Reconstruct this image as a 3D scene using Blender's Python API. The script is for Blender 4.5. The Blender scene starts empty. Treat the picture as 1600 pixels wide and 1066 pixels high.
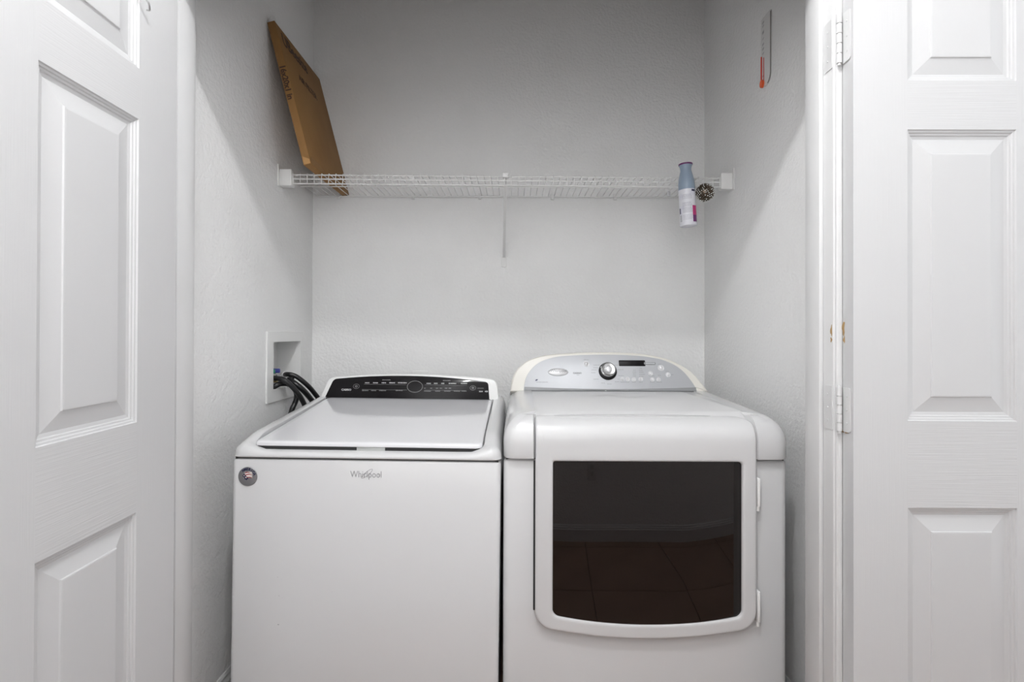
import bpy, bmesh, math, random
from mathutils import Vector, Matrix
random.seed(7)
PI = math.pi
C = bpy.context.scene.collection
SC = bpy.context.scene
# ------------------------------------------------------------------ camera, world, light, exposure
H = 1.15                                   # lens height above the floor
cam_d = bpy.data.cameras.new('camera'); cam = bpy.data.objects.new('camera', cam_d); C.objects.link(cam)
cam_d.lens = 18.0; cam_d.sensor_width = 36.0; cam_d.clip_start = 0.02
cam_d.shift_x = -0.0019; cam_d.shift_y = -0.0125
PITCH = 0.0052; ROLL = 0.003
cam.location = (0, 0, H)
CAMROT = Matrix.Rotation(PI/2 + PITCH, 3, 'X') @ Matrix.Rotation(ROLL, 3, 'Z')
cam.rotation_euler = CAMROT.to_euler()
SC.camera = cam
SC.view_settings.view_transform = 'Standard'; SC.view_settings.look = 'None'
SC.view_settings.gamma = 1.0; SC.view_settings.use_curve_mapping = False
SC.view_settings.exposure = 0.13
W = bpy.data.worlds.new('world'); SC.world = W; W.use_nodes = True
W.node_tree.nodes['Background'].inputs[0].default_value = (0.93, 0.96, 1.0, 1)
W.node_tree.nodes['Background'].inputs[1].default_value = 1.5
LAMP = (-0.05, 0.30, 2.71); LAMP_R = 0.04; LAMP_E = 715.0
fill_d = bpy.data.lights.new('hall_fill_light', 'AREA'); fill = bpy.data.objects.new('hall_fill_light', fill_d); C.objects.link(fill)  # added fill light to brighten the closet; there is no window here
fill_d.shape = 'RECTANGLE'; fill_d.size = 2.0; fill_d.size_y = 1.3; fill_d.energy = 9.0; fill_d.color = (1, 1, 1)
fill.location = (-.6, -.165, 1.65); fill.rotation_euler = (PI/2, 0, 0)

def at(px, py, Y):
    """point of the plane y=Y seen at a place of the 1600x1066 photograph"""
    u = (px-800)/800 + cam_d.shift_x*2
    v = (533-py)/800 + cam_d.shift_y*2
    d = CAMROT @ Vector((u, v, -1))
    t = Y/d.y
    return Vector((d.x*t, Y, H + d.z*t))
def at_x(px, py, X):
    u = (px-800)/800 + cam_d.shift_x*2
    v = (533-py)/800 + cam_d.shift_y*2
    d = CAMROT @ Vector((u, v, -1)); t = X/d.x
    return Vector((X, d.y*t, H + d.z*t))

# ------------------------------------------------------------------ materials
def mat(name, col, rough=0.5, metal=0.0, bump=None, spec=0.5, emit=None, var=None, coat=0, trans=0, alpha=1):
    m = bpy.data.materials.new(name); m.use_nodes = True
    nt = m.node_tree; b = nt.nodes['Principled BSDF']
    b.inputs['Base Color'].default_value = (*col, 1); b.inputs['Roughness'].default_value = rough
    b.inputs['Metallic'].default_value = metal; b.inputs['Specular IOR Level'].default_value = spec
    b.inputs['Coat Weight'].default_value = coat; b.inputs['Coat Roughness'].default_value = 0.05
    b.inputs['Transmission Weight'].default_value = trans; b.inputs['Alpha'].default_value = alpha
    if emit:
        b.inputs['Emission Color'].default_value = (*emit[0], 1); b.inputs['Emission Strength'].default_value = emit[1]
    tc = nt.nodes.new('ShaderNodeTexCoord')
    if bump:          # list of (scale xyz, strength, distance, detail)
        prev = None
        for (sc, st, dist, det) in bump:
            mp = nt.nodes.new('ShaderNodeMapping'); mp.inputs['Scale'].default_value = sc
            nz = nt.nodes.new('ShaderNodeTexNoise'); nz.inputs['Scale'].default_value = 1.0; nz.inputs['Detail'].default_value = det
            bp = nt.nodes.new('ShaderNodeBump'); bp.inputs['Strength'].default_value = st; bp.inputs['Distance'].default_value = dist
            nt.links.new(tc.outputs['Object'], mp.inputs[0]); nt.links.new(mp.outputs[0], nz.inputs[0])
            nt.links.new(nz.outputs[0], bp.inputs['Height'])
            if prev: nt.links.new(prev.outputs[0], bp.inputs['Normal'])
            prev = bp
        nt.links.new(prev.outputs[0], b.inputs['Normal'])
    if var:           # (scale xyz, colour2, lo, hi)
        sc, c2, lo, hi = var
        mp = nt.nodes.new('ShaderNodeMapping'); mp.inputs['Scale'].default_value = sc
        nz = nt.nodes.new('ShaderNodeTexNoise'); nz.inputs['Scale'].default_value = 1.0; nz.inputs['Detail'].default_value = 5
        cr = nt.nodes.new('ShaderNodeValToRGB')
        cr.color_ramp.elements[0].position = lo; cr.color_ramp.elements[0].color = (*col, 1)
        cr.color_ramp.elements[1].position = hi; cr.color_ramp.elements[1].color = (*c2, 1)
        nt.links.new(tc.outputs['Object'], mp.inputs[0]); nt.links.new(mp.outputs[0], nz.inputs[0])
        nt.links.new(nz.outputs[0], cr.inputs[0]); nt.links.new(cr.outputs[0], b.inputs['Base Color'])
    return m
M_wall = mat('wall_paint', (.85,.85,.845), .85, bump=[((95,95,95), .62, .0045, 3), ((35,35,35), .3, .004, 2)], var=((3,3,3), (.82,.818,.81), .52, .75))
M_ceil = mat('ceiling_paint', (.86,.86,.85), .9, bump=[((90,90,90), .3, .003, 3)])
M_trim = mat('trim_paint', (.70,.70,.70), .35, bump=[((6,6,60), .05, .001, 2)], var=((9,9,5), (.67,.67,.665), .55, .8))
M_worn = mat('worn_trim_paint', (.78,.775,.75), .45, bump=[((40,40,20), .25, .002, 4)], var=((30,30,14), (.66,.64,.59), .5, .8))
M_grain_v = mat('door_skin_vertical_grain', (.615,.615,.62), .38, bump=[((320,320,7), .22, .0012, 3), ((20,20,2), .06, .002, 1)])
M_grain_h = mat('door_skin_horizontal_grain', (.615,.615,.62), .38, bump=[((7,7,330), .30, .0014, 3)])
M_field = mat('door_panel_field_grain', (.615,.615,.62), .38, bump=[((110,110,5), .25, .0014, 3), ((20,20,2), .06, .002, 1)])
M_moulding = mat('door_moulding_paint', (.615,.615,.62), .33)
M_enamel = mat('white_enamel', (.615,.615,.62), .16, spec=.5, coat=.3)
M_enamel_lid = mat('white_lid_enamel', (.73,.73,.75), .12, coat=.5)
M_plastic = mat('white_plastic', (.80,.80,.79), .3)
M_cream = mat('aged_cream_plastic', (.69,.67,.62), .35)
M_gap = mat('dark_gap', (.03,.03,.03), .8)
M_black = mat('black_glass_panel', (.010,.009,.010), .05, spec=.14)
M_doorglass = mat('dark_door_glass', (.006,.004,.0035), .015, spec=.5)
M_silver = mat('silver_console', (.46,.47,.49), .48, metal=.30, bump=[((4,400,400), .03, .0005, 2)])
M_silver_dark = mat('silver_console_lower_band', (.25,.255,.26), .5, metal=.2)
M_chrome = mat('chrome', (.50,.50,.50), .18, metal=1)
M_pearl = mat('pearl_chrome', (.66,.66,.67), .32, metal=.3)
M_badge = mat('badge_chrome', (.30,.30,.31), .3, metal=.8)
M_grey = mat('grey_print', (.27,.27,.28), .5)
M_lightprint = mat('pale_print', (.55,.55,.55), .5)
M_dimprint = mat('dim_print', (.16,.16,.16), .5)
M_ring = mat('dim_ring_print', (.22,.22,.22), .4)
M_cardboard = mat('cardboard', (.30,.155,.048), .75, bump=[((3,200,3), .05, .001, 1)], var=((6,6,6), (.26,.13,.04), .45, .7))
M_ink = mat('brown_black_ink', (.07,.035,.02), .7)
M_wire = mat('white_coated_wire', (.80,.80,.79), .35)
M_rubber = mat('black_rubber', (.012,.012,.013), .35)
M_brass = mat('brass', (.55,.42,.18), .35, metal=.8)
M_blue = mat('blue_handle', (.06,.07,.32), .4)
M_green = mat('green_handle', (.05,.30,.22), .4)
M_steel = mat('steel_fitting', (.55,.55,.55), .3, metal=.9)
M_canblue = mat('grey_blue_cap', (.27,.34,.43), .35)
M_canwhite = mat('can_label_white', (.74,.74,.79), .3, var=((30,30,30), (.55,.55,.68), .55, .8))
M_purple = mat('purple_cap_top', (.14,.02,.13), .3)
M_navy = mat('navy_print', (.02,.02,.07), .5)
M_magenta = mat('magenta_print', (.50,.03,.17), .4)
M_plum = mat('plum_print', (.16,.02,.15), .4)
M_labelgrey = mat('label_text_grey', (.38,.38,.44), .6)
M_red = mat('red_fluid', (.62,.04,.02), .35)
M_orange = mat('orange_red_bulb', (.80,.12,.03), .35)
M_acrylic = mat('clear_acrylic', (.76,.76,.75), .18)
M_acredge_shade = mat('acrylic_edge_shade', (.22,.21,.20), .3)
M_bead_d = mat('dark_bronze_bead', (.16,.13,.10), .22, metal=.9)
M_bead_l = mat('silver_bead', (.72,.72,.70), .15, metal=1)
M_tile = mat('brown_floor_tile', (.30,.18,.125), .45, bump=[((12,12,12), .15, .002, 4)], var=((5,5,5), (.20,.115,.08), .35, .75))
M_grout = mat('dark_grout', (.07,.05,.04), .9)
M_wood_bare = mat('bare_worn_wood', (.42,.27,.12), .7)
M_lamp = mat('lamp_globe', (1,1,1), .5, emit=((.98,.985,1), LAMP_E))
M_flagred = mat('flag_red_print', (.30,.02,.03), .4)
M_flagwhite = mat('flag_white_print', (.80,.74,.70), .4)

# ------------------------------------------------------------------ helpers
def link(name, bm, m, parent=None, smooth=None, loc=None):
    me = bpy.data.meshes.new(name)
    bmesh.ops.recalc_face_normals(bm, faces=bm.faces)
    bm.to_mesh(me); bm.free()
    ms = m if isinstance(m, (list, tuple)) else [m]
    for k in ms: me.materials.append(k)
    if smooth is not None:
        me.polygons.foreach_set('use_smooth', [True]*len(me.polygons))
        me.update(); me.set_sharp_from_angle(angle=math.radians(smooth))
    o = bpy.data.objects.new(name, me); C.objects.link(o)
    if parent: o.parent = parent
    if loc: o.location = loc
    return o
def empty(name, loc=(0,0,0), rz=0):
    o = bpy.data.objects.new(name, None); C.objects.link(o); o.location = loc; o.rotation_euler = (0,0,rz)
    o.empty_display_size = .1
    return o
def tag(o, label=None, cat=None, group=None, kind=None):
    if label: o['label'] = label
    if cat: o['category'] = cat
    if group: o['group'] = group
    if kind: o['kind'] = kind
    return o
def add_box(bm, x0, x1, y0, y1, z0, z1, bev=0, seg=2, mi=0):
    r = bmesh.ops.create_cube(bm, size=1)
    vs = r['verts']
    for v in vs:
        v.co = Vector((x0 if v.co.x < 0 else x1, y0 if v.co.y < 0 else y1, z0 if v.co.z < 0 else z1))
    fs = set(f for v in vs for f in v.link_faces)
    for f in fs: f.material_index = mi
    if bev > 0:
        es = list(set(e for v in vs for e in v.link_edges))
        rr_ = bmesh.ops.bevel(bm, geom=es, offset=bev, segments=seg, profile=.5, affect='EDGES')
        for f in rr_['faces']: f.material_index = mi
def box(name, x0, x1, y0, y1, z0, z1, m, parent=None, bev=0, seg=2):
    bm = bmesh.new(); add_box(bm, x0, x1, y0, y1, z0, z1, bev, seg)
    return link(name, bm, m, parent, smooth=35 if bev else None)
def add_tube(bm, pts, r, n=10, cap=True, closed=False, mi=0):
    P = [Vector(p) for p in pts]; rings = []
    nrm = None
    for i, p in enumerate(P):
        if closed: t = (P[(i+1) % len(P)]-P[i-1])
        else: t = (P[min(i+1, len(P)-1)]-P[max(i-1, 0)])
        t.normalize()
        if nrm is None:
            nrm = t.orthogonal().normalized()
        else:
            nrm = (nrm - t*nrm.dot(t)).normalized()
        b = t.cross(nrm)
        rad = r[i] if isinstance(r, (list, tuple)) else r
        rings.append([bm.verts.new(p+(nrm*math.cos(2*PI*k/n)+b*math.sin(2*PI*k/n))*rad) for k in range(n)])
    m = len(rings)
    for i in range(m if closed else m-1):
        a, c = rings[i], rings[(i+1) % m]
        for k in range(n):
            bm.faces.new((a[k], a[(k+1) % n], c[(k+1) % n], c[k])).material_index = mi
    if cap and not closed:
        bm.faces.new(rings[0]).material_index = mi; bm.faces.new(rings[-1]).material_index = mi
def catmull(pts, k=8):
    P = [Vector(p) for p in pts]; P = [P[0]*2-P[1]]+P+[P[-1]*2-P[-2]]; out = []
    for i in range(1, len(P)-2):
        a, b, c, d = P[i-1:i+3]
        for j in range(k):
            t = j/k
            out.append(.5*((2*b)+(c-a)*t+(2*a-5*b+4*c-d)*t*t+(3*b-a-3*c+d)*t**3))
    out.append(P[-2]); return out
def add_lathe(bm, prof, n=32, org=(0,0,0), mats=None):
    O = Vector(org); rings = []
    for (r, z) in prof:
        rings.append([bm.verts.new(O+Vector((r*math.cos(2*PI*k/n), r*math.sin(2*PI*k/n), z))) for k in range(n)])
    for i in range(len(rings)-1):
        for k in range(n):
            f = bm.faces.new((rings[i][k], rings[i][(k+1) % n], rings[i+1][(k+1) % n], rings[i+1][k]))
            if mats: f.material_index = mats[i]
    bm.faces.new(rings[0]); f = bm.faces.new(rings[-1])
    if mats: f.material_index = mats[-1]
def loft(bm, loops, close_first=False, close_last=False, mis=None):
    R = [[bm.verts.new(p) for p in L] for L in loops]; n = len(R[0])
    for i in range(len(R)-1):
        for k in range(n):
            f = bm.faces.new((R[i][k], R[i][(k+1) % n], R[i+1][(k+1) % n], R[i+1][k]))
            if mis: f.material_index = mis[i]
    if close_first: bm.faces.new(R[0])
    if close_last: bm.faces.new(R[-1])
    return R
def rloop(x0, x1, y0, y1, r, nc=8, ns=12, xs=None):
    """rounded rectangle, counter-clockwise from the lower left; r = one radius or (ll, lr, ur, ul)"""
    if not isinstance(r, (tuple, list)): r = (r,)*4
    cs = [((x0+r[0], y0+r[0]), PI, r[0]), ((x1-r[1], y0+r[1]), 1.5*PI, r[1]), ((x1-r[2], y1-r[2]), 0, r[2]), ((x0+r[3], y1-r[3]), .5*PI, r[3])]
    out = []
    for q, ((cx, cy), a0, rr_) in enumerate(cs):
        arc = [(cx+rr_*math.cos(a0+.5*PI*k/nc), cy+rr_*math.sin(a0+.5*PI*k/nc)) for k in range(nc+1)]
        out += arc
        (nx, ny), a1, r1 = cs[(q+1) % 4]
        e = (nx+r1*math.cos(a1), ny+r1*math.sin(a1)); s = arc[-1]
        if q == 0 and xs:
            out += [(x, y0) for x in xs]
        else:
            out += [(s[0]+(e[0]-s[0])*k/ns, s[1]+(e[1]-s[1])*k/ns) for k in range(1, ns)]
    return out
def extrude_outline(bm, pts2, place, d0, d1, bev=0, seg=3, mi=0):
    """solid from a 2D outline; place(u, v, d) -> 3D; d0 = front"""
    n = len(pts2); cx = sum(p[0] for p in pts2)/n; cy = sum(p[1] for p in pts2)/n
    def inset(k):
        out = []
        for i in range(n):
            a = Vector(pts2[i-1]); b = Vector(pts2[i]); c = Vector(pts2[(i+1) % n])
            e1 = (b-a).normalized(); e2 = (c-b).normalized()
            nn = Vector((-(e1.y+e2.y), e1.x+e2.x))
            if nn.length < 1e-6: nn = Vector((-e1.y, e1.x))
            nn.normalize()
            out.append((b.x+nn.x*k, b.y+nn.y*k))
        return out
    loops = [[place(u, v, d1) for (u, v) in pts2]]
    if bev:
        for s in range(seg+1):
            a = .5*PI*s/seg
            loops.append([place(u, v, d0+bev*(1-math.sin(a))) for (u, v) in inset(bev*(1-math.cos(a)))])
    else:
        loops.append([place(u, v, d0) for (u, v) in pts2])
    loft(bm, loops, True, True)
def text_mesh(s, size, align='CENTER', ext=.0003, bold=0, spacing=1.0):
    cu = bpy.data.curves.new('t', 'FONT'); cu.body = s; cu.size = size; cu.align_x = align; cu.align_y = 'CENTER'
    cu.extrude = ext; cu.offset = bold; cu.space_character = spacing; cu.resolution_u = 3
    o = bpy.data.objects.new('t', cu); C.objects.link(o)
    dg = bpy.context.evaluated_depsgraph_get(); dg.update()
    me = bpy.data.meshes.new_from_object(o.evaluated_get(dg))
    bpy.data.objects.remove(o); bpy.data.curves.remove(cu)
    return me
def put_text(name, s, size, m, parent, origin, ex, ey, align='CENTER', bold=0, spacing=1.0, sx=1.0):
    me = text_mesh(s, size, align, bold=bold, spacing=spacing); me.materials.clear(); me.materials.append(m)
    ex = Vector(ex).normalized(); ey = Vector(ey).normalized(); ez = ex.cross(ey)
    o = bpy.data.objects.new(name, me); C.objects.link(o)
    M = Matrix((ex*sx, ey, ez)).transposed().to_4x4(); M.translation = Vector(origin)
    me.transform(M); o.parent = parent
    return o

# ------------------------------------------------------------------ the setting
XL, XR, YB = -.847, .80, 2.15
CEIL = 2.80; YREAR = -.18; HX = 2.6
FY = 1.141; FROT = -.0267
PIN_L, PIN_R = -.80, .70                    # clear opening between the jambs
T = .118                                    # front wall thickness
def S(o): return tag(o, kind='structure')
def frontobj(o): o.location = (0, FY, 0); o.rotation_euler = (0, 0, FROT); return o

fl = S(box('floor', -HX, HX, YREAR-.1, YB+.1, -.06, -.006, M_grout))
gx = [.31+.46*k for k in range(-7, 6)]; gy = [-.10+.46*k for k in range(-1, 6)]
tile_me = None
for i in range(len(gx)-1):
    for j in range(len(gy)-1):
        x0, x1 = max(gx[i], -HX), min(gx[i+1], HX); y0, y1 = max(gy[j], YREAR-.02), min(gy[j+1], YB)
        if x1-x0 < .02 or y1-y0 < .02: continue
        full = abs(x1-x0-.46) < 1e-6 and abs(y1-y0-.46) < 1e-6
        if full and tile_me:
            o = bpy.data.objects.new('tile', tile_me); C.objects.link(o)
        else:
            bm = bmesh.new(); add_box(bm, .003, x1-x0-.003, .003, y1-y0-.003, -.012, 0, .002, 1)
            o = link('tile', bm, M_tile)
            if full: tile_me = o.data
        o.parent = fl; o.location = (x0, y0, 0)
S(box('ceiling', -HX, HX, YREAR-.1, YB+.1, CEIL, CEIL+.08, M_ceil))
S(box('wall_back', XL-.2, XR+.2, YB, YB+.1, 0, CEIL, M_wall))
S(box('wall_right', XR, XR+.1, FY+T-.03, YB, 0, CEIL, M_wall))
# left wall with the opening for the recessed valve box
VB = dict(y0=1.793, y1=2.02, z0=H-.209, z1=H-.042)
bm = bmesh.new()
yl0 = FY+T
add_box(bm, XL-.11, XL, yl0, VB['y0'], 0, CEIL); add_box(bm, XL-.11, XL, VB['y1'], YB, 0, CEIL)
add_box(bm, XL-.11, XL, VB['y0'], VB['y1'], 0, VB['z0']); add_box(bm, XL-.11, XL, VB['y0'], VB['y1'], VB['z1'], CEIL)
S(link('wall_left', bm, M_wall))
# wall with the door opening (hall side), jambs, stops, casings
HEAD = H+.84
bm = bmesh.new()
add_box(bm, -HX, PIN_L-.02, .016, T, 0, CEIL); add_box(bm, PIN_R+.02, HX, .016, T, 0, CEIL)
add_box(bm, PIN_L-.02, PIN_R+.02, .016, T, HEAD+.02, CEIL)
S(frontobj(link('wall_front', bm, M_wall)))
def jamb(name, xa, xb, stop_a, stop_b):
    bm = bmesh.new(); add_box(bm, xa, xb, .0, T-.004, 0, HEAD, .002, 2)
    o = S(frontobj(link(name, bm, M_trim, smooth=35)))
    bm = bmesh.new(); add_box(bm, stop_a, stop_b, .036, T-.022, 0, HEAD, .003, 2)
    p = link('door_stop', bm, M_trim, o, smooth=35)
    return o
jamb_l = jamb('trim_1', PIN_L-.02, PIN_L, PIN_L, PIN_L+.010)
jamb_r = jamb('trim_2', PIN_R, PIN_R+.02, PIN_R-.010, PIN_R)
bm = bmesh.new(); add_box(bm, PIN_L-.02, PIN_R+.02, 0, T-.004, HEAD, HEAD+.02, .002, 2)
S(frontobj(link('trim_3', bm, M_trim, smooth=35)))
def casing(name, x0, x1, z0, z1, inner_right, thick=0):
    # moulded casing, profile across its width
    w = x1-x0
    prof = [(0, 0), (0, -.013), (.003, -.0155), (.010, -.0165), (.012, -.0150), (.016, -.0150), (.030, -.016), (.048, -.015), (.054, -.0165), (w, -.0165), (w, 0)]
    bm = bmesh.new(); loops = []
    for z in (z0, z1):
        loops.append([Vector(((x1-a if inner_right else x0+a), .015+d-(thick if d < 0 else 0), z)) for (a, d) in prof])
    loft(bm, loops, True, True)
    return S(frontobj(link(name, bm, M_trim)))
casing('trim_4', PIN_R+.004, PIN_R+.064, 0, HEAD+.06, False, .0070)
casing('trim_5', PIN_L-.064, PIN_L-.004, 0, HEAD+.06, True)
bm = bmesh.new(); add_box(bm, PIN_L-.004, PIN_R+.004, 0.0, .016, HEAD+.004, HEAD+.06, .003, 2)
S(frontobj(link('trim_6', bm, M_trim, smooth=35)))
# hall side behind the lens
S(box('wall_rear', -HX, HX, YREAR-.1, YREAR, 0, CEIL, M_wall))
def baseboard(name, p0, p1, nrm, h=.12, t=.014):
    p0 = Vector(p0); p1 = Vector(p1); nrm = Vector(nrm)
    prof = [(0, 0), (t, 0), (t, h*.72), (t*.75, h*.76), (t*.8, h*.82), (t*.45, h*.90), (t*.45, h*.95), (t*.2, h), (0, h)]
    bm = bmesh.new()
    loft(bm, [[p+nrm*a+Vector((0, 0, b)) for (a, b) in prof] for p in (p0, p1)], True, True)
    return S(link(name, bm, M_trim))
baseboard('baseboard_rear', (-HX, YREAR, 0), (HX, YREAR, 0), (0, 1, 0), .09)
baseboard('baseboard_left', (XL, FY+T+.03, 0), (XL, YB-.014, 0), (1, 0, 0), .145)
baseboard('baseboard_back', (XL, YB, 0), (XR, YB, 0), (0, -1, 0), .145)
baseboard('baseboard_right', (XR, FY+T, 0), (XR, YB-.014, 0), (-1, 0, 0), .145)

# ------------------------------------------------------------------ six-panel doors
DW0, DH, DT = .762, 2.03, .035
DZ0 = .01
PX0 = [(.114, .3425), (.4195, .648)]
PZ = [(.25, H-.369-DZ0), (H-.187-DZ0, H+.427-DZ0), (H+.53-DZ0, H+.775-DZ0)]
PROF = [(0, 0), (.0015, .0030), (.0050, .0036), (.0065, .0062), (.0100, .0068), (.0115, .0092), (.0150, .0098), (.0180, .0105), (.0500, .0036), (.0512, .0012), (.054, .0008)]
def door(name, e=0):
    """local: x 0..DW from the hinge edge, seen face at y=0, back at y=DT"""
    root = empty(name); S(root)
    PX = [(a+e, b+e) for (a, b) in PX0]; DW = DW0+e
    xs = [0, PX[0][0], PX[0][1], PX[1][0], PX[1][1], DW]; zs = [0, PZ[0][0], PZ[0][1], PZ[1][0], PZ[1][1], PZ[2][0], PZ[2][1], DH]
    bm = bmesh.new(); V = {}
    for side, y in ((0, 0), (1, DT)):
        for i, x in enumerate(xs):
            for j, z in enumerate(zs): V[side, i, j] = bm.verts.new((x, y, z))
        for i in range(5):
            for j in range(7):
                if i in (1, 3) and j in (1, 3, 5): continue
                f = bm.faces.new([V[side, i, j], V[side, i+1, j], V[side, i+1, j+1], V[side, i, j+1]])
                f.material_index = 1 if (j in (0, 2, 4, 6) and i in (1, 3)) else 0
    for j in range(7):
        for i in (0, 5): bm.faces.new([V[0, i, j], V[0, i, j+1], V[1, i, j+1], V[1, i, j]])
    for i in range(5):
        for j in (0, 7): bm.faces.new([V[0, i, j], V[0, i+1, j], V[1, i+1, j], V[1, i, j]])
    link('slab', bm, [M_grain_v, M_grain_h], root)
    for (x0, x1) in PX:
        for (z0, z1) in PZ:
            bm = bmesh.new()
            for side in (0, 1):
                loops = []
                for (a, d) in PROF:
                    y = d if side == 0 else DT-d
                    loops.append([Vector((x0+a, y, z0+a)), Vector((x1-a, y, z0+a)), Vector((x1-a, y, z1-a)), Vector((x0+a, y, z1-a))])
                loft(bm, loops, False, True, mis=None)
            for f in bm.faces:
                f.material_index = 0
                if len(f.verts) == 4 and f.calc_area() > .02 and abs(f.normal.y) > .99 and min(abs(v.co.y-.0008) for v in f.verts) < 1e-5: f.material_index = 1
            p = link('panel', bm, [M_moulding, M_field], root)
    return root
def hinge(parent, z, leaf_door=True):
    pass
d_left = door('door_1', .008)
# left door: swung open towards the viewer, its inner face looks right
ang = math.atan2(-.36, .013)                 # from the hinge at (-.766, 1.156) towards (-.753, .80)
d_left.location = (-.7665, 1.1585, DZ0); d_left.rotation_euler = (0, 0, ang)
d_right = door('door_2')
d_right.location = (.714, 1.077, DZ0); d_right.rotation_euler = (0, 0, -.004)
# mirror the left door so its seen face (+x side in the world) is y=0 side: local y must point to -x
# after rotating by ang (about -88 deg) local +y points to +x, so flip the slab
d_left.scale = (1, -1, 1)

# hinges of the right door (painted over): knuckle, two leaves
for (ya, yb) in ((28, 105), (604, 672)):
    pa, pb = at_x(1311, ya, .712), at_x(1311, yb, .712)
    z0, z1 = min(pa.z, pb.z), max(pa.z, pb.z)
    hx, hy = .7045, 1.104
    bm = bmesh.new(); n = 5; h = (z1-z0)/n
    kx, ky = .703, 1.1065
    for k in range(n):
        add_tube(bm, [(kx, ky, z0+k*h+.0011), (kx, ky, z0+(k+1)*h-.0011)], .0054, 14)
    add_tube(bm, [(kx, ky, z0-.004), (kx, ky, z1+.004)], .0034, 10)
    kn = link('hinge', bm, M_trim, d_right, smooth=40)
    kn.matrix_parent_inverse = (Matrix.Translation((.714, 1.077, DZ0)) @ Matrix.Rotation(-.004, 4, 'Z')).inverted()
    bm = bmesh.new()                          # leaf on the door edge, rounded corners, screws
    L = rloop(1.084, 1.108, z0, z1, (.006, .001, .001, .006), 4, 3)
    extrude_outline(bm, L, lambda u, v, d: Vector((.7135-d, u, v)), .0018, 0, 0)
    for zz in (.2, .5, .8):
        add_tube(bm, [(.7117, 1.095, z0+(z1-z0)*zz), (.7105, 1.095, z0+(z1-z0)*zz)], .0022, 10)
    lf = link('hinge_leaf', bm, M_trim, kn, smooth=30)
    bm = bmesh.new()                          # leaf let into the jamb
    L = rloop(.0, .030, z0, z1, (.001, .006, .006, .001), 4, 3)
    extrude_outline(bm, L, lambda u, v, d: Vector((PIN_R-.0002-d, u+.002, v)), .0016, 0, 0)
    for zz in (.2, .5, .8):
        add_tube(bm, [(PIN_R-.0017, .018, z0+(z1-z0)*zz), (PIN_R-.0028, .018, z0+(z1-z0)*zz)], .0022, 10)
    link('hinge_leaf', bm, M_trim, jamb_r, smooth=30)
# paint chips beside the hinges and at the old latch mortise (bare wood showing)
def chip(parent, inv, pts, m=M_wood_bare):
    bm = bmesh.new()
    for (c, ey, ez, a) in pts:
        vs = []
        for k in range(10):
            t = 2*PI*k/10; rr_ = 1+.35*math.sin(3*t+a)+.15*math.sin(5*t+2*a)
            vs.append(c+Vector((0, ey*rr_*math.cos(t), ez*rr_*math.sin(t))))
        f = bm.faces.new([bm.verts.new(v) for v in vs])
        r = bmesh.ops.extrude_face_region(bm, geom=[f]); 
        for g in r['geom']:
            if isinstance(g, bmesh.types.BMVert): g.co.x -= .0007
    o = link('paint_chip', bm, m, parent)
    if inv is not None: o.matrix_parent_inverse = inv
    return o
inv_r = (Matrix.Translation((.714, 1.077, DZ0)) @ Matrix.Rotation(-.004, 4, 'Z')).inverted()
chip(d_right, inv_r, [(at_x(1318, 513, .7138), .004, .015, 1), (at_x(1319, 531, .7138), .003, .006, 2), (at_x(1317, 674, .7138), .003, .003, 3), (at_x(1323, 675, .7138), .005, .0035, 4)])
jm = (Matrix.Translation((0, FY, 0)) @ Matrix.Rotation(FROT, 4, 'Z')).inverted()
jr = .6695
chip(jamb_r, jm, [(at_x(1299, 517, .6995), .003, .010, 2), (at_x(1299, 531, .6995), .0025, .005, 5), (at_x(1294, 663, .6995), .004, .003, 1), (at_x(1299, 668, .6995), .003, .003, 3)])

# ------------------------------------------------------------------ ceiling lamp of the hall (lights the scene)
lamp = empty('ceiling_lamp', (LAMP[0], LAMP[1], CEIL))
tag(lamp, 'small round white ceiling lamp in the hall before the laundry closet', 'lamp')
bm = bmesh.new(); add_lathe(bm, [(.075, 0), (.075, -.010), (.060, -.022), (.030, -.030), (.030, -.045)], 32)
link('lamp_base', bm, M_plastic, lamp, smooth=40)
bm = bmesh.new(); bmesh.ops.create_icosphere(bm, subdivisions=3, radius=LAMP_R, matrix=Matrix.Translation((0, 0, LAMP[2]-CEIL)))
link('bulb', bm, M_lamp, lamp, smooth=180)

# ------------------------------------------------------------------ washer
WX, WY, WR, WTILT = -.388, 1.323, -.010, .009
washer = empty('washing_machine', (WX, WY, 0), WR)
tag(washer, 'white top-loading washing machine with a low black control panel, left of the dryer', 'washing machine')
hw = .3475
washer.rotation_euler = (0, WTILT, WR)
WM = Matrix.Translation((WX, WY, 0)) @ Matrix.Rotation(WR, 4, 'Z') @ Matrix.Rotation(WTILT, 4, 'Y'); WMI = WM.inverted()
def wl(px, py, yl):                          # place on the washer plane local y = yl
    p = at(px, py, WY+yl)
    for _ in range(6):
        l = WMI @ p; p = at(px, py, p.y + (yl-l.y))
    return WMI @ p
bm = bmesh.new()
L0 = rloop(-hw, hw, 0, .64, .012, 5, 4)
def zl(L, z, dx=0): return [Vector((x, y, z)) for (x, y) in L]
loft(bm, [zl(L0, .025), zl(L0, .808), zl(rloop(-hw+.002, hw-.002, .002, .638, .012, 5, 4), .812), zl(rloop(-hw+.006, hw-.006, .006, .634, .012, 5, 4), .814)], True, True)
link('cabinet', bm, M_enamel, washer, smooth=35)
box('seam_strip', -hw+.006, hw-.006, .006, .63, .812, .824, M_gap, washer)
for sx in (-1, 1):
    for yy in (.05, .58):
        bm = bmesh.new(); add_lathe(bm, [(.018, 0), (.02, .004), (.02, .014), (.008, .016), (.008, .03)], 16, (sx*.29, yy, 0))
        link('foot', bm, M_rubber, washer, smooth=40)
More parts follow.
